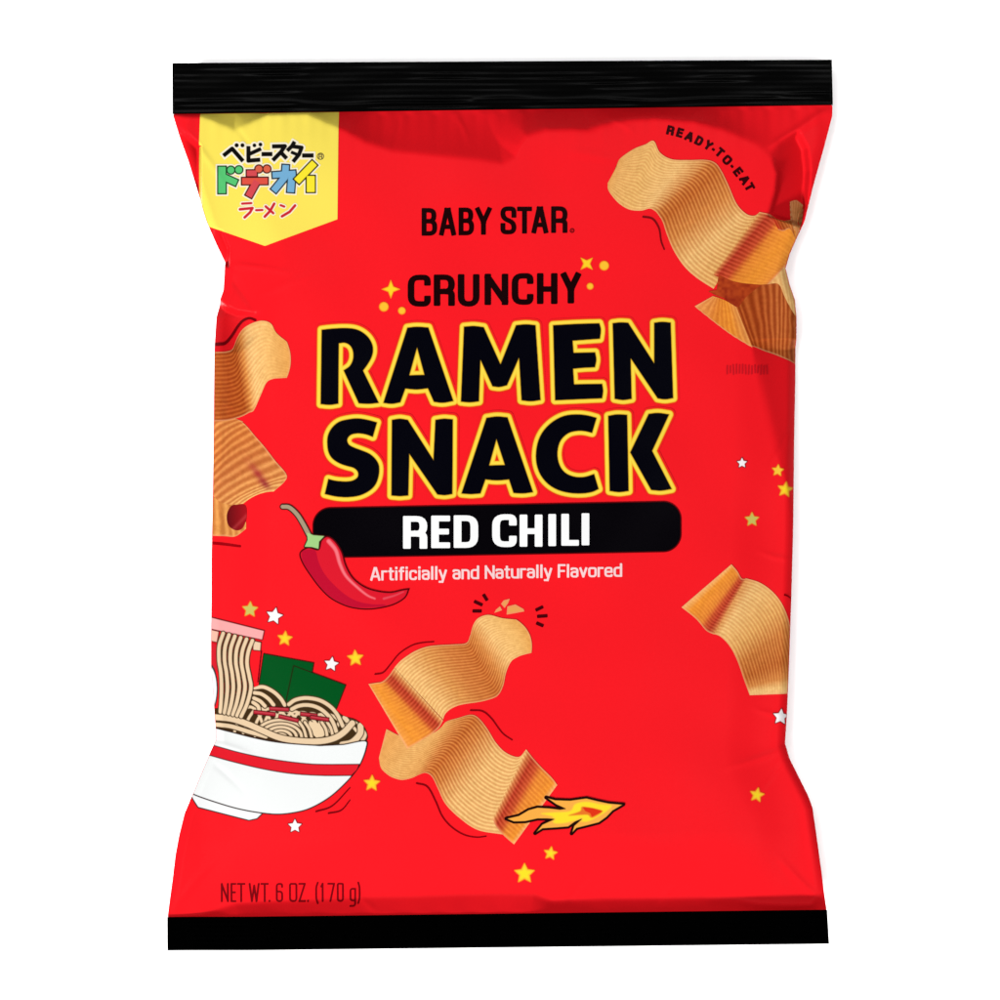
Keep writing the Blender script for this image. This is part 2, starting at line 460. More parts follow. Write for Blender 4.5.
# ---- Japanese lettering on the label
o1, o2, s1 = (205, 135), (265, 135), 11.111
p = Print(212, 138, 330, 224, .35)
K = []
def st(pts, off, r, col): K.append((P(pts, off, s1), r, col))
bk = (10, 8, 6)
st([(215,218),(300,150),(412,278)], o1, 1.75, bk); st([(350,112),(351,113)], o1, 1.7, bk); st([(415,112),(416,114)], o1, 1.6, bk)
st([(482,138),(482,285),(598,276)], o1, 1.75, bk); st([(500,208),(610,158)], o1, 1.6, bk); st([(548,114),(549,115)], o1, 1.5, bk); st([(615,104),(616,106)], o1, 1.5, bk)
st([(645,213),(733,213)], o1, 1.8, bk)
st([(95,127),(222,125),(178,190),(98,272)], o2, 1.75, bk); st([(172,190),(232,252)], o2, 1.7, bk)
st([(322,88),(300,125),(258,166)], o2, 1.7, bk); st([(310,128),(408,142),(378,220),(322,288)], o2, 1.7, bk); st([(300,195),(365,222)], o2, 1.3, bk)
st([(430,230),(525,230)], o2, 1.8, bk)
gr, rd_, og, bl, ye = (88, 198, 116), (216, 76, 82), (222, 100, 72), (118, 176, 214), (252, 234, 50)
big = []
def bg(pts, off, r, col): big.append((P(pts, off, s1), r, col))
bg([(187,385),(187,610)], o1, 3.6, gr); bg([(215,470),(325,520)], o1, 3.0, gr); bg([(285,388),(286,388)], o1, 3.3, gr); bg([(375,385),(376,385)], o1, 3.3, gr)
bg([(490,425),(550,425)], o1, 2.8, rd_); bg([(440,512),(668,512)], o1, 3.1, (226, 84, 68)); bg([(562,540),(498,655)], o1, 3.3, rd_)
bg([(598,378),(599,378)], o1, 3.3, og); bg([(688,378),(689,378)], o1, 3.3, og)
bg([(110,445),(315,430)], o2, 2.8, bl); bg([(230,365),(222,470),(115,600)], o2, 3.2, bl); bg([(300,450),(288,605)], o2, 3.4, bl)
bg([(530,335),(375,495)], o2, 3.4, ye); bg([(510,495),(510,598)], o2, 3.9, ye)
red2 = (206, 32, 50); sm = []
def smf(pts, off, r=1.3): sm.append((P(pts, off, s1), r))
smf([(412,762),(515,757)], o1, 1.2); smf([(388,825),(528,812),(500,860),(440,915)], o1, 1.4); smf([(568,836),(638,834)], o1, 1.2)
smf([(665,908),(725,845),(770,765)], o1, 1.4); smf([(675,795),(760,870)], o1, 1.3)
smf([(175,782),(215,797)], o2, 1.2); smf([(190,905),(275,855),(335,785)], o2, 1.4)
def fat(q, r):
    L = sum(math.hypot(a[0] - b[0], a[1] - b[1]) for a, b in zip(q, q[1:]))
    if L < 1: return sd_line(q, p.X, p.Y, r)
    d = np.full(p.X.shape, 1e9)
    for i in range(len(q) - 1):
        d = np.minimum(d, sd_box_seg(q[i], q[i + 1], r, r - .6 if i == 0 else 0, r - .6 if i == len(q) - 2 else 0, p.X, p.Y, .6))
        if i: d = np.minimum(d, np.hypot(p.X - q[i][0], p.Y - q[i][1]) - r)
    return d
halo = np.full(p.X.shape, 1e9)
for q, r, c in K + big: halo = np.minimum(halo, fat(q, r + (2.2 if r < 2 else 2.8)))
for q, r in sm: halo = np.minimum(halo, sd_line(q, p.X, p.Y, r + 1.1))
p.add(halo, (252, 242, 214))
for q, r, c in K: p.add(fat(q, r + .4), c, False)
groups = [big[:4], big[4:9], big[9:12], big[12:]]
for g, oc in zip(groups, [(18, 62, 28), (74, 14, 16), (28, 40, 52), (30, 26, 4)]):
    for q, r, c in g: p.add(fat(q, r + 1.45), oc, False)
    for q, r, c in g: p.add(fat(q, r + .1), c, False)
for q, r in sm: p.add(sd_line(q, p.X, p.Y, r), red2, False)
p.add(np.abs(np.hypot(p.X - 320.6, p.Y - 156.6) - 3.1) - .45, (96, 80, 10))
p.add(glyph('R', (318.9, 154.4, 322.4, 158.9), .45, .4, p.X, p.Y), (96, 80, 10))
p.build('label_lettering', .75, front, 'black, green, red, blue and yellow Japanese characters')

# ---- brand words
p = Print(418, 203, 577, 240, .4)
for ch, b in [('B', (421.7,208.6,437.2,236.2)), ('A', (439.2,208.4,456,236)), ('B', (458.6,208.2,474,235.8)), ('Y', (475.3,207.9,491.6,235.2)),
              ('S', (500.4,207,516.3,234.8)), ('T', (517,207.2,531.9,234)), ('A', (531.5,207,548.1,233.8)), ('R', (551,206.8,567.3,233.4))]:
    p.add(glyph(ch, b, 2.45, 2.2, p.X, p.Y), (26, 0, 2))
p.add(np.abs(np.hypot(p.X - 572, p.Y - 231) - 1.9) - .45, (70, 0, 6)); p.add(np.hypot(p.X - 572, p.Y - 231) - .7, (70, 0, 6))
p.build('brand_lettering', .4, front, 'condensed black capital letters near the top')

p = Print(404, 268, 585, 312, .4)
for ch, b in [('C', (407.8,275.2,430.8,307)), ('R', (433.8,275,454.9,306.3)), ('U', (457.8,274.6,479.5,307)), ('N', (484.5,274.2,508.2,305.4)),
              ('C', (511.6,273.6,533.4,305.2)), ('H', (536.8,273.6,557.4,304.4)), ('Y', (560.6,273,580.8,303.8))]:
    p.add(glyph(ch, b, 3.3, 2.7, p.X, p.Y, rd=1.1), (22, 0, 2))
p.build('crunchy_lettering', .4, front)

# ---- title
TI = []
def auto(pts):
    out = []; N = len(pts)
    for i, p in enumerate(pts):
        a, b = pts[i - 1], pts[(i + 1) % N]
        t = math.degrees(abs((math.atan2(b[1] - p[1], b[0] - p[0]) - math.atan2(p[1] - a[1], p[0] - a[0]) + pi) % (2 * pi) - pi))
        out.append(p)
        if t > 42: out.append(p)
    return cornered(out, 4)
def L10(pts, off, hole=None): TI.append((auto(P(pts, off, 10.)), P(hole, off, 10.) if hole else None))
L10([(118,200),(200,190),(320,183),(430,188),(510,215),(580,270),(622,340),(632,410),(615,480),(575,550),(532,608),(690,930),(590,940),(490,935),(338,605),(400,560),(432,490),(430,410),(400,355),(350,330),(290,335),(285,938),(200,950),(108,942)], (310,310))
L10([(325,180),(420,170),(535,178),(785,912),(680,930),(590,920),(530,785),(420,797),(305,788),(255,925),(170,940),(85,930)], (375,310), [(422,378),(495,650),(345,655)])
L10([(140,170),(240,163),(338,175),(505,545),(660,155),(760,146),(855,155),(905,902),(810,915),(715,905),(690,480),(570,755),(495,772),(425,765),(305,500),(290,915),(200,926),(110,918)], (450,310))
L10([(130,155),(360,142),(592,135),(608,200),(598,290),(460,300),(325,310),(335,430),(440,428),(550,425),(562,500),(548,575),(440,580),(330,590),(340,745),(480,742),(620,740),(630,810),(620,885),(380,895),(150,905)], (540,310))
L10([(225,135),(300,126),(380,130),(640,535),(640,130),(720,120),(805,128),(830,882),(750,895),(675,885),(405,485),(415,890),(330,902),(245,890)], (590,310))
TI.append((cornered(P([(672,175),(672,175),(630,320),(630,320),(560,295),(480,285),(410,300),(375,345),(390,395),(440,425),(520,455),(600,490),(660,545),(692,610),(690,700),(660,790),(600,855),(500,905),(380,922),(260,915),(150,890),(150,890),(185,740),(185,740),(260,758),(360,765),(430,755),(478,720),(480,670),(440,630),(370,610),(300,585),(230,540),(190,480),(175,400),(180,310),(220,230),(290,170),(380,145),(480,135),(580,150)], (310,405), 10.), 3), None))
L10([(170,150),(250,138),(330,150),(585,550),(605,150),(690,138),(780,145),(775,890),(700,902),(625,895),(345,490),(335,905),(250,912),(165,905)], (375,405))
L10([(365,130),(470,116),(575,125),(830,872),(730,885),(635,880),(590,745),(470,755),(355,745),(305,885),(210,892),(115,885)], (450,405), [(465,345),(548,600),(392,605)])
TI.append((cornered(P([(765,130),(765,130),(720,280),(720,280),(640,262),(560,262),(480,285),(410,350),(378,440),(378,540),(410,630),(470,690),(560,720),(650,718),(740,690),(740,690),(785,840),(785,840),(720,870),(620,885),(500,880),(380,850),(280,790),(205,700),(165,590),(160,470),(185,350),(240,250),(330,165),(440,110),(560,95),(670,105)], (520,405), 10.), 3), None))
L10([(180,110),(270,95),(370,100),(385,860),(290,872),(195,860)], (590,405))
L10([(585,90),(680,80),(790,95),(620,460),(815,840),(710,857),(610,850),(400,475)], (590,405))
for rng_, name in ((TI[:5], 'ramen_lettering'), (TI[5:], 'snack_lettering')):
    pts = np.array([q for t in rng_ for q in t[0]])
    p = Print(pts[:, 0].min() - 9, pts[:, 1].min() - 9, pts[:, 0].max() + 9, pts[:, 1].max() + 9, .5)
    d = np.full(p.X.shape, 1e9)
    for poly, hole in rng_:
        q = sd_poly(poly, p.X, p.Y)
        if hole: q = np.maximum(q, -sd_poly(hole, p.X, p.Y))
        d = np.minimum(d, q)
    a = d
    p.F = d - 6.4
    fade = np.clip((6.4 - d) / 2.6, 0, 1)[..., None]
    c = ink(RED) * (1 - fade) + ink((224, 48, 10)) * fade
    yel = np.clip(.5 - (d - 4.2) / .7, 0, 1)[..., None]
    tt = np.clip(1 - np.abs(d - 2.1) / 2.2, 0, 1)[..., None]
    c = c * (1 - yel) + (ink((253, 192, 44)) * (1 - tt) + ink((255, 232, 80)) * tt) * yel
    bl_ = np.clip(.5 - (d - .15) / .7, 0, 1)[..., None]
    c = c * (1 - bl_) + ink((0, 0, 8)) * bl_
    p.C = c
    p.build(name, .4 if name[0] == 'r' else .6, front, 'bold black capitals outlined in yellow')

# ---- banner
p = Print(309, 498, 685, 562, .6)
B0 = [(331, 525.5), (663, 519.3), (663, 533.8), (331, 539.6)]
bd = sd_poly(B0, p.X, p.Y) - 17.6
p.add(bd - .9, (120, 2, 8)); p.add(bd, (2, 0, 4), False)
p.build('black_banner', .35, front)
p = Print(400, 510, 593, 552, .4)
for ch, b in [('R', (403.2,516,427.4,548.6)), ('E', (431.3,515.6,450.2,548)), ('D', (453.8,515.3,478.2,547.8)), ('C', (492.2,514.2,516.7,547)),
              ('H', (519.6,514.6,542.4,546.6)), ('I', (547.8,514,556.4,546)), ('L', (561.2,513.8,578.8,545.6)), ('I', (580.9,513.2,589.7,545.2))]:
    p.add(glyph(ch, b, 3.85, 2.85, p.X, p.Y, rd=1.0), (255, 255, 255))
p.build('flavor_lettering', .75, front)

# ---- small lines of text
ADV = {'A': 1.15, 'r': .72, 't': .68, 'i': .42, 'f': .66, 'c': .9, 'a': .92, 'l': .42, 'y': .95, ' ': .5, 'n': .95, 'd': .98, 'N': 1.12, 'u': .95, 'F': .9, 'v': .92, 'o': .98, 'e': .95}
txt = 'Artificially and Naturally Flavored'
tot = sum(ADV[c] for c in txt)
p = Print(366, 558, 626, 586, .34)
x = 370.0; k = (622.4 - 370) / tot
for ch in txt:
    w = ADV[ch] * k
    if ch != ' ':
        base = 580.6 - (x - 370) * 4.0 / 252
        p.add(glyph(ch, (x + .35, base - 13.6, x + w - .35, base), 1.18, 1.0, p.X, p.Y, rad=2.6), (255, 214, 215))
    x += w
p.build('small_lettering', .4, front, 'small pale pink sentence under the black banner')

p = Print(216, 878, 366, 912, .34)
for ch, a, b in [('N',62,108),('E',119,152),('T',157,206),('W',226,290),('T',296,344),('.',343,353),('6',386,428),('O',464,512),('Z',519,562),('.',570,580),
                 ('(',618,638),('1',648,672),('7',690,734),('0',745,786),('g',820,858),(')',866,884)]:
    x0, x1 = 210 + a / 5.882, 210 + b / 5.882
    dy = -(x0 - 220) * .004
    p.add(glyph(ch, (x0, 883.6 + dy, x1, 902.6 + dy), .88, .8, p.X, p.Y, rad=3.0), (122, 6, 16))
p.build('weight_lettering', .5, front, 'thin dark letters above the bottom seal')

p = Print(660, 120, 760, 198, .34)
for ch, cx, cy, an, w in [('R',140,142,13,7.6),('E',226,163,17,6.6),('A',312,198,23,8.6),('D',400,237,28,7.6),('Y',484,277,34,7.6),('-',531,313,38,3.2),('T',588,342,41,7.2),('O',655,411,46,8.2),
                      ('-',702,466,50,3.2),('E',755,517,52,6.8),('A',815,590,57,8.4),('T',860,655,61,7.2)]:
    cx, cy = 655 + cx / 9.09, 115 + cy / 9.09
    p.add(glyph(ch, (cx - w / 2, cy - 4.7, cx + w / 2, cy + 4.7), 1.4, 1.15, p.X, p.Y, rot=an, rad=2.4), (56, 0, 6))
p.build('arched_lettering', .5, front, 'small dark letters on an arc over the top right chip')

# faint, worn line of print at the right edge (unreadable in the photograph)
p = Print(722, 359, 774, 382, .4)
rr = np.random.RandomState(3)
for x in np.arange(727, 769, 3.1):
    j = rr.uniform(-.4, .4)
    p.add(sd_line([(x + j, 364.5 + rr.uniform(0, 2)), (x - j, 374.5 - rr.uniform(0, 2))], p.X, p.Y, .75), (206, 22, 34))
p.build('faint_print', .4, front)

# ---- stars, sparkles and dots
def star_poly(cx, cy, r, rot=0, n=5, inner=.5):
    return [(cx + (r if k % 2 == 0 else r * inner) * sin(pi * k / n + rot), cy - (r if k % 2 == 0 else r * inner) * cos(pi * k / n + rot)) for k in range(2 * n)]
YE, WH, OL = (255, 222, 40), (255, 250, 250), (206, 196, 96)
for cx, cy, r, rot, c in [(250,609.5,7.6,.05,OL),(274.5,616,8.4,.2,WH),(285,638.5,7.2,.1,YE),(331.5,664,7.2,.15,WH),(355.5,658,7.8,-.05,YE),(372,783,7.8,.05,YE),(295,826,6.8,0,WH),
                     (550.5,853,6.4,.15,YE),(524.5,873.5,10,0,YE),(757,795,7,.2,YE),(742,463,5,0,WH),(778,470.5,5.6,.1,(255,206,60)),(785.5,489.5,7.6,.15,YE),(752,519.5,6.8,0,OL),(781,717,8,.1,WH)]:
    p = Print(cx - r - 3, cy - r - 3, cx + r + 3, cy + r + 3, .35)
    d = sd_poly(star_poly(cx, cy, r, rot), p.X, p.Y) 
    rim = (150, 12, 20) if c is WH else (244, 120, 26)
    p.add(d - 1.0, rim); p.add(d - .1, (255, 196, 50) if c is YE else c, False); p.add(d + 1.3, c, False, aa=1.2)
    p.build('star_print', .4, front)
def sparkle(cx, cy, r, rot, name='sparkle_print'):
    p = Print(cx - r - 2, cy - r - 2, cx + r + 2, cy + r + 2, .35)
    d = sd_poly(star_poly(cx, cy, r, rot, 4, .40), p.X, p.Y)
    p.add(d - .4, (250, 140, 30)); p.add(d + .5, (255, 214, 40), False, aa=.9); p.build(name, .4, front)
sparkle(391, 289.5, 9, 0); sparkle(586.6, 264, 8.2, pi / 4)
for cx, cy, r in [(384,307,5),(402,311,4),(604,266,5),(590,286.6,3.6)]:
    p = Print(cx - r - 2, cy - r - 2, cx + r + 2, cy + r + 2, .35)
    d = np.hypot(p.X - cx, p.Y - cy) - r
    p.add(d, (248, 130, 30)); p.add(d + .9, (255, 196, 50), False, aa=1.2); p.build('dot_print', .4, front)

# ---- chips -----------------------------------------------------------------
def ramp(u, stops):
    us = [s[0] for s in stops]; cs = np.array([lin(s[1]) for s in stops])
    return np.stack([np.interp(u, us, cs[:, k]) for k in range(3)], -1)
TAN, LTAN, BRN, DBR, RDS, ORG, EDG = (232,180,110), (240,196,130), (212,130,68), (184,92,42), (196,70,50), (235,148,52), (246,170,118)
class Chip:
    def __init__(s): s.V = []; s.F = []; s.C = []; s.n = 0
    def patch(s, A, B, off, sc_, stops, ribs, depth=.5, layer=.5, axis='v', n=None, edges='AB', serr=0, dstops=None, step=.75, bow=0, cap=0, spots=()):
        A = np.array(smooth_open(P(A, off, sc_), 16)); B = np.array(smooth_open(P(B, off, sc_), 16))
        m = len(A)
        la = max(np.hypot(*np.diff(A, axis=0).T).sum(), np.hypot(*np.diff(B, axis=0).T).sum())
        lb = np.hypot(*(A - B).T).max()
        nu, nv = max(int(la / step), 6), max(int(lb / step), 6)
        u, v = np.meshgrid(np.linspace(0, 1, nu), np.linspace(0, 1, nv))
        ui = u * (len(A) - 1); vi = u * (len(B) - 1)
        ax = np.interp(ui, range(len(A)), A[:, 0]); ay = np.interp(ui, range(len(A)), A[:, 1])
        bx = np.interp(vi, range(len(B)), B[:, 0]); by = np.interp(vi, range(len(B)), B[:, 1])
        X = ax * (1 - v) + bx * v; Y = ay * (1 - v) + by * v
        if bow:
            dx, dy = bx - ax, by - ay; L = np.hypot(dx, dy) + 1e-6
            b = bow * 4 * v * (1 - v)
            X = X + dy / L * b; Y = Y - dx / L * b
        if cap:
            dx, dy = B[-1] - A[-1]; L = math.hypot(dx, dy)
            b = cap * 4 * v * (1 - v) * sstep((u - .8) / .2)
            X = X + dy / L * b; Y = Y - dx / L * b
        w = v if axis == 'v' else u
        a2 = u if axis == 'v' else v
        ph = w * ribs * .84 + .25 * (vnoise(a2 * 5, w * 7) - .5)
        if serr:
            q = serr * np.abs(np.sin(pi * ph))
            if axis == 'u': Y = Y + q * (v > .985); X = X + q * .4 * (v > .985)
            else: X = X + q * (u > .99)
        rib = .5 + .5 * np.cos(2 * pi * ph)
        rib = rib ** 1.5
        col = ramp(u, stops) * np.array([1.16, 1.14, 1.06])
        dep = depth if dstops is None else np.interp(u, [d[0] for d in dstops], [d[1] for d in dstops])
        k = (1 - np.minimum(dep * 1.25, .7) * (1 - rib))[..., None] 
        col = col * np.concatenate([k ** .55, k, k ** 1.25], -1)
        for sx, sy, ra, rb_, an, sc2, stg in spots:
            ca, sa = cos(radians(an)), sin(radians(an))
            q = ((X - sx) * ca + (Y - sy) * sa) / ra, (-(X - sx) * sa + (Y - sy) * ca) / rb_
            g = (np.exp(-(q[0] ** 2 + q[1] ** 2)) * stg)[..., None]
            col = col * (1 - g) + lin(sc2) * g
        nz = vnoise(X * .9, Y * .9) * .5 + vnoise(X * .35 + 9, Y * .35) * .5
        col = col * (1 + .34 * (nz[..., None] - .5) * np.array([.8, 1.0, 1.3]))
        e = np.full(u.shape, 1e9)
        if 'A' in edges: e = np.minimum(e, v * lb)
        if 'B' in edges: e = np.minimum(e, (1 - v) * lb)
        if '0' in edges: e = np.minimum(e, u * la)
        if '1' in edges: e = np.minimum(e, (1 - u) * la)
        ek = np.clip(1 - e / 2.2, 0, 1)[..., None] * .75
        col = col * (1 - ek) + lin(EDG) * ek
        # keep on the film
        bd = sd_poly(BODY, X, Y) + .6
        over = bd > 0
        if over.any():
            h = .25
            gx = (sd_poly(BODY, X + h, Y) - sd_poly(BODY, X - h, Y)) / (2 * h); gy = (sd_poly(BODY, X, Y + h) - sd_poly(BODY, X, Y - h)) / (2 * h)
            X2 = np.where(over, X - bd * gx, X); Y2 = np.where(over, Y - bd * gy, Y)
        else: X2, Y2 = X, Y
        Z = front_h(X2, Y2) + .3 + (layer - .35) * .5
        s.V.append(world(X2, Y2, Z).reshape(-1, 3)); s.C.append((col / EXPO).reshape(-1, 3))
        idx = np.arange(nu * nv).reshape(nv, nu) + s.n
        keep = ~((bd[:-1, :-1] > 1.2) | (bd[1:, 1:] > 1.2) | (bd[:-1, 1:] > 1.2) | (bd[1:, :-1] > 1.2))
        f = np.stack([idx[:-1, :-1], idx[1:, :-1], idx[1:, 1:], idx[:-1, 1:]], -1)[keep]
        # consistent upward orientation
        a, b, c = (np.stack([X, Y], -1).reshape(-1, 2)[f[:, k] - s.n] for k in (0, 1, 2))
        cr_ = (b[:, 0] - a[:, 0]) * (c[:, 1] - a[:, 1]) - (b[:, 1] - a[:, 1]) * (c[:, 0] - a[:, 0])
        if len(cr_) and cr_.sum() > 0: f = f[:, ::-1]
        s.F += f.tolist(); s.n += nu * nv
    def build(s, label):
        o = make_obj('chip_picture', np.concatenate(s.V), s.F, INK, front, np.concatenate(s.C)); o['label'] = label; return o

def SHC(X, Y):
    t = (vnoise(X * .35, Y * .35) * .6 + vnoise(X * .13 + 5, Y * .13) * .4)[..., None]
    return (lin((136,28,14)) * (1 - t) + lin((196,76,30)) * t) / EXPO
def blob(name, poly, col, layer, label=None, step=.6, smooth=True, edge=None):
    q = smooth_closed(poly, 5) if smooth else poly
    a = np.array(q)
    p = Print(a[:, 0].min() - 3, a[:, 1].min() - 3, a[:, 0].max() + 3, a[:, 1].max() + 3, step)
    d = sd_poly(q, p.X, p.Y); 
    if edge: p.add(d, edge); p.add(d + 1.4, col, False, aa=1.6)
    else: p.add(d, col)
    return p.build(name, layer, front, label)

# big chip, top right
o, s_ = (600, 130), 4.762
c = Chip()
c.patch([(78,178),(95,138),(160,92),(215,70),(255,53),(285,108),(340,140),(420,144),(500,143),(545,155),(575,190),(610,260),(650,350),(695,398),(735,408),(762,390)],
        [(36,255),(38,285),(60,320),(90,352),(125,375),(160,385),(200,385),(235,376),(262,388),(280,410),(298,440),(318,500),(350,575),(400,650),(460,705),(540,757)],
        o, s_, [(0,(226,160,86)),(.12,TAN),(.3,(238,190,118)),(.45,LTAN),(.58,(216,138,72)),(.66,(206,122,58)),(.76,(222,150,82)),(.86,LTAN),(1,TAN)], 24,
        dstops=[(0,.18),(.25,.22),(.45,.25),(.58,.5),(.7,.48),(.85,.3),(1,.35)], layer=.8, edges='AB0')
c.patch([(760,390),(812,402),(850,428),(900,450),(950,490),(985,540)], [(535,688),(560,700),(610,715),(670,728),(740,738),(800,738)], o, s_,
        [(0,TAN),(.06,(214,130,80)),(.18,RDS),(.36,(206,84,52)),(.48,(232,140,56)),(.7,ORG),(.9,(236,150,60)),(1,(220,130,60))], 22, depth=.25,
        dstops=[(0,.35),(.2,.5),(.45,.3),(.6,.12),(1,.15)], layer=.92, edges='A1', serr=0)
c.patch([(908,338),(940,330),(972,352)], [(925,440),(930,470),(938,520)], o, s_, [(0,(238,170,110)),(1,(220,150,90))], 6, depth=.3, layer=1.4, axis='u', edges='A0')
c.patch([(815,405),(850,425),(880,432),(912,428)], [(850,475),(875,480),(905,470),(935,520)], o, s_, [(0,(206,60,40)),(.4,(180,90,40)),(1,(206,130,66))], 7, depth=.45, layer=1.35, axis='u', edges='B')
o, s_ = (690, 250), 8.333
c.patch([(600,285),(700,225),(790,140),(835,160)], [(700,310),(790,420),(860,560),(930,640)], o, s_, [(0,(228,160,90)),(.5,LTAN),(1,(236,188,124))], 9, depth=.2, layer=.75, axis='u', edges='')
c.patch([(385,480),(430,400),(560,300),(650,285),(740,285),(790,390),(850,500),(920,600)], [(515,800),(560,815),(620,840),(690,862),(740,880),(790,900),(850,925),(920,965)], o, s_,
        [(0,(176,84,34)),(.3,(186,92,42)),(.6,(196,110,56)),(.85,(190,104,52)),(1,(170,80,40))], 13, depth=.5, layer=.95, axis='u', edges='B')
c.patch([(190,385),(240,400),(300,425),(385,475)], [(38,470),(200,600),(350,710),(520,812)], o, s_, [(0,(238,160,92)),(.35,(222,134,52)),(.7,ORG),(1,(222,150,84))], 11, depth=.22, layer=1.0, axis='u', edges='B0', serr=.5)
c.build('large ribbed chip reaching the top right edge, with a second folded chip below it')
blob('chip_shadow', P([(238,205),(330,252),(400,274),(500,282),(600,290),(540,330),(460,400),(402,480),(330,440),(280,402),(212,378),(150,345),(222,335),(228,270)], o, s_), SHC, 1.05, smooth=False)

def TANC(X, Y):
    t = (.5 + .5 * np.sin((X * .35 + Y) * 1.25 + 2 * vnoise(X * .1, Y * .1)))[..., None]
    return (lin((238,176,112)) * (1 - t) + lin((206,122,66)) * t) / EXPO
blob('chip_tip', P([(812,402),(845,424),(880,432),(912,424),(908,350),(914,334),(942,328),(975,352),(965,430),(935,530),(890,580),(820,520),(780,440)], (600,130), 4.762), TANC, .45, smooth=False)
# left edge chip
o, s_ = (205, 300), 9.09
c = Chip()
c.patch([(40,470),(130,470),(200,465),(250,440),(290,340),(340,262),(420,212),(520,188),(600,215),(650,300),(745,380)],
        [(40,1100),(140,1100),(230,1090),(330,1060),(400,1025),(445,1000),(505,870),(560,752),(620,718),(680,712),(745,708)], o, s_,
        [(0,(190,104,50)),(.2,(182,88,36)),(.35,(186,96,40)),(.46,(222,150,80)),(.56,LTAN),(.75,(236,184,112)),(1,(224,160,84))], 19,
        dstops=[(0,.35),(.35,.5),(.5,.25),(.7,.1),(1,.08)], layer=.8, edges='AB1', cap=4)
o, s_ = (205, 400), 6.25
c.patch([(20,98),(90,104),(160,108),(236,134)], [(20,200),(60,260),(120,260),(200,200)], o, s_, [(0,(222,146,78)),(1,(226,150,84))], 9, depth=.4, layer=.6, axis='u', edges='A')
c.patch([(150,107),(216,128),(262,165),(310,222),(370,290),(440,380),(508,462),(500,508),(430,572)], [(20,150),(20,250),(20,350),(20,440),(20,525),(50,600),(110,645),(170,654),(240,648)], o, s_,
        [(0,(226,150,84)),(.3,(222,140,74)),(.55,(218,140,80)),(.75,(228,158,92)),(1,(240,188,118))], 17, depth=.42, layer=.75, axis='u', edges='A', bow=-3, serr=.0, spots=[(258,474,4,13,-38,(170,36,52),.8),(265,484,3.5,7,-45,(150,24,50),.8)])
c.patch([(20,600),(110,622),(200,640),(256,765)], [(20,848),(120,851),(190,852),(256,805)], o, s_, [(0,(220,150,80)),(1,(226,160,90))], 6, depth=.35, layer=.7, axis='u', edges='B')
c.build('ribbed chip cut by the left edge, curled at its lower end')
def HOL(X, Y):
    t = np.clip((X - 226) / 22, 0, 1)[..., None]
    g = np.exp(-(((X - 236) - (526 - Y)) / 2.2) ** 2)[..., None] * .4
    return (lin((96,10,16)) * (1 - t) + lin((170,20,30)) * t + g * lin((150,60,60))) / EXPO
blob('chip_hollow', P([(140,700),(165,660),(200,655),(252,662),(258,740),(235,800),(195,815),(150,790),(135,745)], o, s_), HOL, .95)

# centre chips
o, s_ = (370, 700), 5.556
c = Chip()
c.patch([(92,160),(180,200),(280,195),(350,182),(395,150),(425,118),(490,98),(560,80),(602,97),(650,155),(700,235),(755,290),(825,314),(868,272)],
        [(50,320),(62,375),(95,410),(130,430),(180,442),(235,430),(275,412),(310,403),(345,425),(378,490),(420,575),(500,655),(600,720),(740,745)], o, s_,
        [(0,(226,164,92)),(.2,TAN),(.4,(232,176,104)),(.5,(220,146,80)),(.6,(208,124,60)),(.68,(220,146,80)),(.8,LTAN),(1,LTAN)], 25,
        dstops=[(0,.15),(.3,.25),(.5,.5),(.65,.5),(.8,.35),(1,.3)], layer=.7, edges='AB0')
c.patch([(868,272),(905,320),(950,370),(1010,430),(1040,470)], [(680,655),(700,700),(735,742),(770,775),(800,800)], o, s_,
        [(0,LTAN),(.1,(214,130,80)),(.25,RDS),(.42,(208,92,54)),(.56,(232,142,58)),(.85,ORG),(1,(240,176,110))], 22,
        dstops=[(0,.3),(.25,.5),(.5,.3),(1,.12)], layer=.8, edges='AB1')
o, s_ = (360, 610), 5.556
c.patch([(192,318),(225,282),(265,252),(310,225),(370,203),(440,194),(520,190),(590,182),(612,140),(630,80),(660,42),(715,26),(790,44),(868,52)],
        [(462,606),(475,575),(505,548),(550,528),(600,518),(650,511),(710,498),(765,474),(795,420),(812,345),(840,285),(880,258),(915,246),(952,237)], o, s_,
        [(0,LTAN),(.12,LTAN),(.28,(226,164,94)),(.42,(216,138,74)),(.55,(210,126,62)),(.64,(222,150,82)),(.76,LTAN),(.9,(234,184,112)),(1,(222,160,84))], 24,
        dstops=[(0,.25),(.25,.35),(.45,.42),(.58,.5),(.7,.3),(.85,.15),(1,.08)], layer=1.2, edges='AB1', cap=6)
c.patch([(192,320),(160,365),(125,396),(85,404),(48,410)], [(462,612),(440,650),(395,690),(330,730),(262,770)], o, s_,
        [(0,LTAN),(.08,(216,140,84)),(.22,RDS),(.38,(204,86,52)),(.5,(232,144,58)),(.8,ORG),(.95,(232,150,66)),(1,(244,180,110))], 24,
        dstops=[(0,.3),(.25,.5),(.5,.28),(.7,.12),(1,.1)], layer=1.3, edges='AB1')
c.build('pair of wavy ribbed chips in the lower middle, the upper one bitten at its tip')
for q in ([(325,252),(345,215),(390,178),(412,222),(370,238)], [(400,152),(430,112),(498,95),(480,142),(440,198)], [(470,180),(560,158),(652,210),(658,236),(560,255),(462,272)]):
    blob('crumb_print', P(q, (465,590), 11.111), (238,166,88), .5, step=.35, smooth=False, edge=(246,150,100))
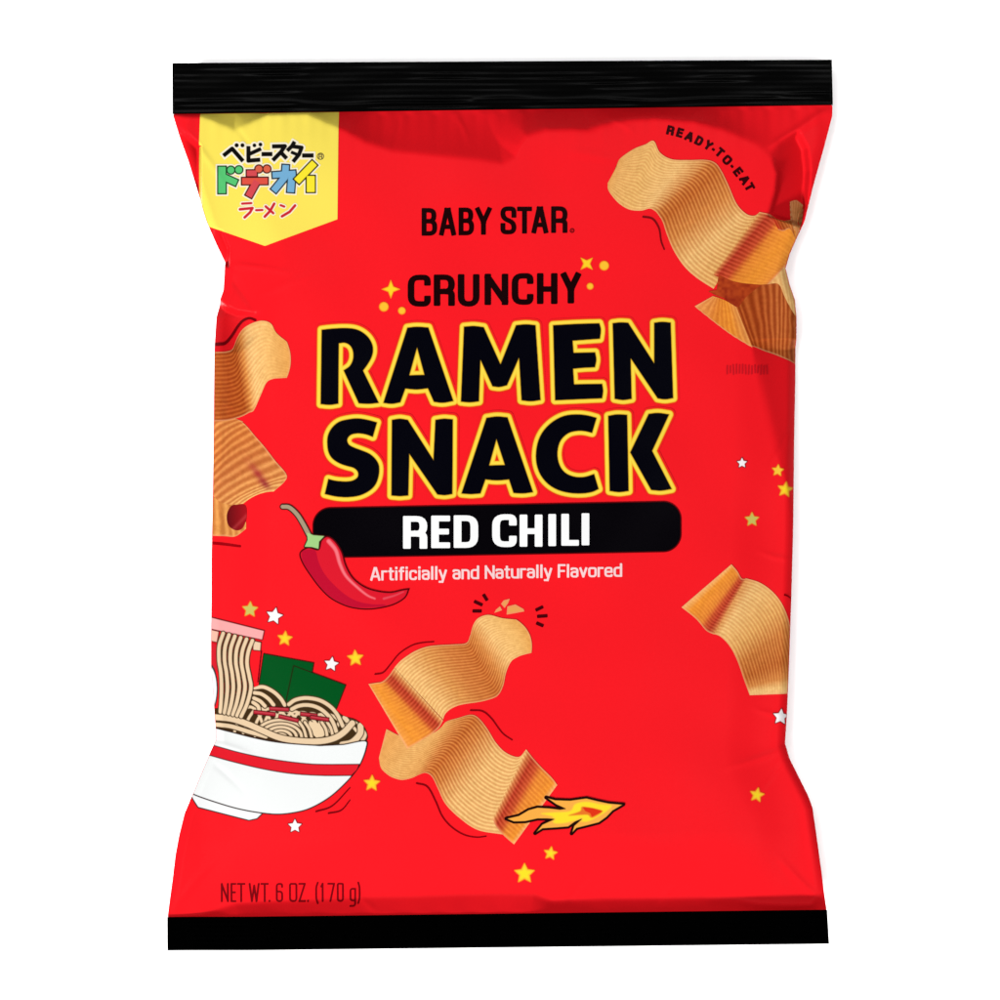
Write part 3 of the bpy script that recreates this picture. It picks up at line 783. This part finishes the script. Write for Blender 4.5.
for a, b in (((205,50),(245,112)),((105,125),(190,165)),((88,232),(180,232)),((788,222),(862,186)),((805,292),(910,285)),((795,365),(866,396))):
    q = P([a, b], (465,590), 11.111)
    p = Print(min(q[0][0],q[1][0]) - 4, min(q[0][1],q[1][1]) - 4, max(q[0][0],q[1][0]) + 4, max(q[0][1],q[1][1]) + 4, .35)
    p.add(sd_box_seg(q[0], q[1], 1.65, .5, .5, p.X, p.Y, .7), (72, 0, 8)); p.build('tick_print', .5, front)

# right chip
o, s_ = (690, 555), 6.9
c = Chip()
c.patch([(385,160),(480,190),(565,248),(632,330),(680,440),(705,560),(735,680),(745,790),(745,880),(742,957)],
        [(165,545),(205,560),(250,600),(290,655),(322,720),(345,780),(365,840),(385,895),(400,935),(412,968)], o, s_,
        [(0,(226,160,96)),(.1,LTAN),(.35,(234,180,108)),(.5,(216,142,76)),(.68,(206,124,62)),(.82,(220,148,82)),(.92,LTAN),(1,(240,190,130))], 22,
        dstops=[(0,.3),(.2,.22),(.45,.4),(.7,.5),(.9,.15),(1,.05)], layer=.7, edges='AB1')
c.patch([(385,165),(355,160),(325,110),(285,64)], [(165,548),(110,520),(40,440),(-60,360)], o, s_,
        [(0,(222,150,90)),(.1,(206,110,70)),(.25,RDS),(.42,(206,90,52)),(.55,(232,142,58)),(.85,ORG),(1,(244,186,116))], 24,
        dstops=[(0,.3),(.25,.5),(.5,.25),(1,.12)], layer=.95, edges='A1B')
c.build('ribbed chip cut by the right edge, orange face up')

# thin dark movement and shadow lines around the chips
for pts, off, s_, r, colr in [
    ([(85,355),(130,345),(170,300),(220,240),(290,195),(350,180),(410,175)], (360,610), 5.556, .85, (140,0,10)),
    ([(615,555),(680,560),(730,600),(790,680),(845,720)], (360,610), 5.556, .85, (132,0,10)),
    ([(260,460),(320,480),(365,560),(400,640),(450,700),(520,745),(590,760),(645,755)], (370,700), 5.556, .85, (132,0,10)),
    ([(205,415),(250,425),(280,470),(290,530),(305,570)], (600,130), 4.762, 1.0, (128,8,16)),
    ([(665,885),(730,862),(800,790)], (150,590), 4., .9, (130,0,10)),
    ([(715,892),(765,880),(800,840)], (150,590), 4., .9, (130,0,10)),
    ([(655,275),(680,285),(705,305)], (690,555), 6.9, .9, (140,0,10)),
    ([(20,400),(130,398),(185,385),(240,320),(290,240),(340,185),(400,163),(455,182)], (205,300), 9.09, 1.7, (122,2,12)),
    ([(30,893),(120,902),(218,915)], (205,400), 6.25, 1.5, (160,0,12))]:
    q = smooth_open(P(pts, off, s_), 6); a = np.array(q)
    p = Print(a[:,0].min() - 4, a[:,1].min() - 4, a[:,0].max() + 4, a[:,1].max() + 4, .4)
    p.add(sd_line(q, p.X, p.Y, r, r * .7), colr); p.build('line_print', .62, front)

# ---- chili
o, s_ = (270, 495), 6.667
p = Print(274, 498, 412, 612, .42)
body = smooth_closed(P([(212,375),(260,352),(325,365),(345,305),(383,278),(432,308),(478,380),(505,470),(552,552),(622,608),(702,638),(800,650),(880,634),(922,628),(922,632),(900,680),(840,720),(760,745),(660,758),(560,750),(480,725),(400,680),(330,610),(270,530),(225,460),(203,405)], o, s_), 5)
d = sd_poly(body, p.X, p.Y)
stem = smooth_open(P([(85,78),(130,83),(180,128),(220,190),(258,262)], o, s_), 6)
cal = P([(248,250),(290,268),(362,274),(328,310),(324,358),(280,346),(232,344),(252,300)], o, s_)
ds = sd_line(stem, p.X, p.Y, 1.9, 2.2); dc = sd_poly(cal, p.X, p.Y)
p.add(d - .9, (86, 0, 6)); p.add(ds - 1.1, (46, 12, 8)); p.add(dc - 1.1, (46, 12, 8))
p.add(d + .5, (226, 26, 46), False)
dk = smooth_closed(P([(215,378),(262,362),(305,372),(325,445),(365,525),(435,605),(520,675),(600,712),(690,728),(760,728),(760,742),(560,748),(480,720),(400,675),(330,605),(265,520),(222,450)], o, s_), 4)
p.add(np.maximum(sd_poly(dk, p.X, p.Y), d + .5), (196, 12, 48), False)
p.add(sd_line(smooth_open(P([(392,308),(440,368),(468,460),(508,540),(580,612),(650,668),(700,690)], o, s_), 5), p.X, p.Y, 1.9, .6), (252, 122, 132), False, aa=1.6)
p.add(sd_line(smooth_open(P([(760,690),(830,670),(890,645)], o, s_), 5), p.X, p.Y, 1.0, .4), (232, 80, 96), False, aa=1.4)
p.add(ds, (172, 152, 124), False); p.add(dc, (166, 212, 134), False)
p.build('chili_picture', 1.15, front, 'drawing of a red chili with a green stem overlapping the black banner')

# ---- flame
p = Print(500, 792, 628, 838, .4)
fl = P([(50,265),(150,242),(228,196),(300,176),(400,182),(480,192),(522,186),(448,152),(368,96),(440,116),(560,120),(690,102),(780,124),(870,143),(985,153),(900,202),(850,254),(790,297),(700,320),(612,342),(572,384),(592,322),(650,270),(600,290),(545,330),(450,338),(340,345),(280,382),(338,312),(430,270),(380,266),(300,266),(200,288),(110,290)], (500,785), 8.)
d = sd_poly(fl, p.X, p.Y)
p.add(d - 1.9, (30, 4, 4)); 
p.add(d + .45, (252, 176, 72), False)
inn = smooth_closed(P([(330,225),(430,215),(560,205),(600,150),(690,130),(800,150),(890,160),(860,200),(780,250),(690,290),(600,280),(520,300),(430,300),(420,250)], (500,785), 8.), 4)
p.add(np.maximum(sd_poly(inn, p.X, p.Y), d + 1.2), (255, 226, 46), False, aa=2)
p.add(sd_poly(smooth_closed(P([(545,240),(640,205),(655,170),(740,180),(820,205),(760,250),(725,258),(700,235),(620,238)], (500,785), 8.), 3), p.X, p.Y), (236, 120, 40), False, aa=1.6)
p.add(sd_poly(P([(660,172),(740,182),(822,206),(735,252),(720,222),(680,205)], (500,785), 8.), p.X, p.Y), (228, 52, 22), False)
p.build('flame_picture', 1.5, front, 'drawing of a small yellow and orange flame with a black outline')

# ---- noodle bowl
p = Print(176, 612, 372, 828, .5)
X, Y = p.X, p.Y
OUT = (34, 16, 8); NO = (236, 206, 168); NOD = (64, 44, 20)
f5 = lambda q: P(q, (180,700), 5.); f8 = lambda q: P(q, (205,610), 8.333); f9 = lambda q: P(q, (280,640), 8.333)
def ln(q, r, c, r1=None): p.add(sd_line(q, X, Y, r, r1), c)
# red gap behind the lifted noodles, board ends
p.add(sd_poly(f8([(20,270),(100,285),(105,520),(70,480),(20,430)]), X, Y) , (214, 30, 44))
bar = f8([(10,55),(492,174),(476,246),(10,150)]); lo = f8([(10,160),(112,182),(96,268),(10,252)]); ro = f8([(405,258),(466,272),(460,338),(402,332)])
for q, cc in ((lo, (240,186,164)), (ro, (236,204,170)), (bar, (250,172,170))):
    dd = sd_poly(q, X, Y); p.add(dd - .85, (110, 4, 14)); p.add(dd + .15, cc, False)
ln(f8([(470,345),(440,600)]), .6, (110,4,14))
ln(f8([(35,275),(35,430)]), .5, (110,4,14))
# seaweed sheets
for q in ([(264,654),(313.5,663),(311.8,673),(292,705),(258,694)], [(294,666),(345.5,685),(336.5,708),(310,712),(286,704)]):
    dd = sd_poly(q, X, Y); p.add(dd - .9, (36, 14, 4)); p.add(dd + .1, (0, 84, 30), False)
# noodle mass
mass = smooth_closed([(205,712),(222,708),(240,700),(254,688),(266,687),(280,694),(287,703),(298,699),(310,697.5),(322,701),(333,708),(343,716),(356,720),(365,729),(366.5,740),(352,747),(310,748),(260,741),(205,731)], 4)
dm = sd_poly(mass, X, Y); p.add(dm - .6, (60, 20, 10)); p.add(dm, NOD, False)
def noodle(q, r=1.65, r1=None, cov=False):
    q = smooth_open(q, 6)
    d_ = sd_line(q, X, Y, r + 1.05, (r1 + 1.05) if r1 else None); p.add(d_, NOD, cov)
    p.add(sd_line(q, X, Y, r, r1), NO, False)
for k in range(13):
    x = 243 + 9.2 * k
    q = smooth_open([(x - 9, 733), (x - 3, 716 + 1.2 * (k % 3)), (x + 6, 707 + k * .9), (x + 15, 713 + k), (x + 22, 731)], 5)
    p.add(np.maximum(sd_line(q, X, Y, 1.35), dm + .8), NO, False)
for q in ([(400,770),(440,800),(450,830)], [(408,735),(460,760),(500,800)], [(412,690),(470,700),(530,740),(572,790)], [(412,648),(490,642),(570,680),(630,735),(665,790)]):
    noodle(f8(q), 1.75)
for k in range(5):   # concentric heap in the middle
    rx, ry = 26 - 5.2 * k, 17 - 3.5 * k
    if rx < 3: break
    noodle([(281 + rx * cos(a) , 737 + ry * sin(a)) for a in np.linspace(pi * 1.02, pi * 2.0, 12)], 1.35)
for x in (303, 308.5, 314):
    noodle([(x - 3.5, 722), (x + 1, 729), (x + 3.5, 738)], 1.3)
p.add(sd_poly(smooth_closed(f9([(240,690),(300,685),(350,720),(375,780),(350,805),(290,800),(270,750)]), 4), X, Y), (238, 208, 168), False)
for x in (326, 331.5, 337):
    noodle([(x - 4, 722), (x, 729), (x + 1.5, 737)], 1.35)
for q in ([(100,575),(150,550),(210,540),(280,548),(350,580),(415,640),(450,700),(470,760)], [(75,535),(130,498),(220,482),(330,500),(420,552),(480,622),(525,715)]):
    noodle(f9(q), 1.8)
noodle(f9([(690,750),(708,790),(690,830)]), 1.9); noodle(f9([(672,712),(668,780),(600,850),(520,870)]), 2.9, 3.0); noodle(f9([(540,645),(560,670)]), 2.2)
noodle(f5([(150,122),(250,132),(340,158),(430,182)]), 2.0)
noodle(f5([(150,86),(250,94),(330,118),(410,152),(500,188),(600,204),(700,205),(770,190),(820,160),(862,115)]), 2.9, 2.9)
# lifted noodles
first = [(150,195),(117,300),(115,420),(130,520),(136,650),(132,760),(125,850)]; last = [(395,255),(360,350),(350,450),(370,560),(382,650),(350,780),(300,888)]
for k in range(6):
    t = k / 5
    noodle(f8([(a[0] * (1 - t) + b[0] * t, a[1] * (1 - t) + b[1] * t) for a, b in zip(first, last)]), 1.75, cov=True)
# chili shreds
for q in ([(445,42),(548,48)], [(365,60),(480,72)], [(600,68),(690,78)], [(492,80),(596,103)], [(650,84),(748,98)]):
    q = f5(q); p.add(sd_box_seg(q[0], q[1], 2.5, 0, 0, X, Y), (66, 6, 10), False); p.add(sd_box_seg(q[0], q[1], 1.6, -.6, -.6, X, Y), (178, 32, 48), False)
    p.add(sd_line([(q[0][0] + 1.5, q[0][1] - .3), (q[1][0] - 2, q[1][1] - .6)], X, Y, .4), (206, 76, 84), False)
# round slice at the left edge
dd = sd_ell(207, 689, 9.6, 24.5, X, Y); p.add(dd - .9, (50, 52, 54)); p.add(dd + .3, (246, 247, 247), False)
# bowl
bw = ([(-20,115),(90,128),(170,142),(250,161),(350,186),(450,206),(560,219),(700,228),(820,222),(925,204),(930,240),(905,310),(872,362),(820,420),(750,482),(670,530),(600,555),(500,569),(400,562),(280,540),(160,505),(60,470),(-20,440)])
bw = smooth_open(f5(bw[:8]), 5) + smooth_open(f5(bw[8:]), 5)
ft = f5([(50,470),(62,495),(90,537),(200,565),(345,601),(385,592),(412,566),(300,545),(160,500)])
df = sd_poly(ft, X, Y); p.add(df - .9, (50, 14, 12)); p.add(df + .3, (246, 247, 247), False)
db = sd_poly(bw, X, Y); p.add(db - .95, (44, 14, 12)); p.add(db + .35, (245, 247, 246), False)
stp = (smooth_open(f5([(60,205),(180,232),(300,264),(450,294),(600,314),(720,321),(940,319)]), 5)) + smooth_open(f5([(940,376),(850,376),(700,376),(550,366),(400,341),(250,306),(150,279),(60,262)]), 5)
dst = np.maximum(sd_poly(stp, X, Y), db + .35)
p.add(dst - .5, (60, 10, 10), False); p.add(sd_poly(stp, X, Y) + .5 + np.maximum(db + .9, 0) * 5, (232, 30, 44), False)
p.build('bowl_picture', .8, front, 'drawing of a white bowl of noodles with a red stripe, cut by the left edge')

# ================================================================ setting, light, camera
zt = ZMIN * U
S = 4.0
me = bpy.data.meshes.new('white_surface'); me.from_pydata([(-S,-S,zt),(S,-S,zt),(S,S,zt),(-S,S,zt)], [], [(0,1,2,3)]); me.materials.append(TABLE)
t = bpy.data.objects.new('white_surface', me); COL.objects.link(t); t['kind'] = 'structure'

w = bpy.data.worlds.new('World'); sc.world = w; w.use_nodes = True
bgn = w.node_tree.nodes['Background']; bgn.inputs['Color'].default_value = (1, 1, 1, 1); bgn.inputs['Strength'].default_value = .5

def area(name, direc, dist, size, X_):
    """X_ = level it gives to a surface facing straight up"""
    d = np.array(direc, float); d /= np.linalg.norm(d)
    la = bpy.data.lights.new(name, 'AREA'); la.shape = 'DISK'; la.size = size
    la.energy = X_ * pi * pi * dist * dist / d[2] * 1.0
    o = bpy.data.objects.new(name, la); COL.objects.link(o); o.location = d * dist
    from mathutils import Vector
    o.rotation_euler = Vector(-d).to_track_quat('-Z', 'Y').to_euler()
KEY, FILL = 1.65, 1.15
area('key_lamp', (-.48, -.62, .58), 7, .9, KEY)
for k, (a, b) in enumerate(((-1, -.6), (1, -.6), (-.6, 1), (.6, 1))):
    area('fill_lamp', (a * .30, b * .30, 1), 6, 1.6, FILL / 4)

cam = bpy.data.cameras.new('camera'); co = bpy.data.objects.new('camera', cam); COL.objects.link(co)
D = 7800 * U
co.location = (0, 0, D + 12 * U)
cam.sensor_width = 36; cam.sensor_fit = 'HORIZONTAL'
cam.lens = 36 / 2 / (500 * U / D)
cam.clip_start = .1; cam.clip_end = 50
sc.camera = co
sc.render.engine = 'CYCLES'
sc.view_settings.view_transform = 'Standard'; sc.view_settings.look = 'None'; sc.view_settings.exposure = 0; sc.view_settings.gamma = 1
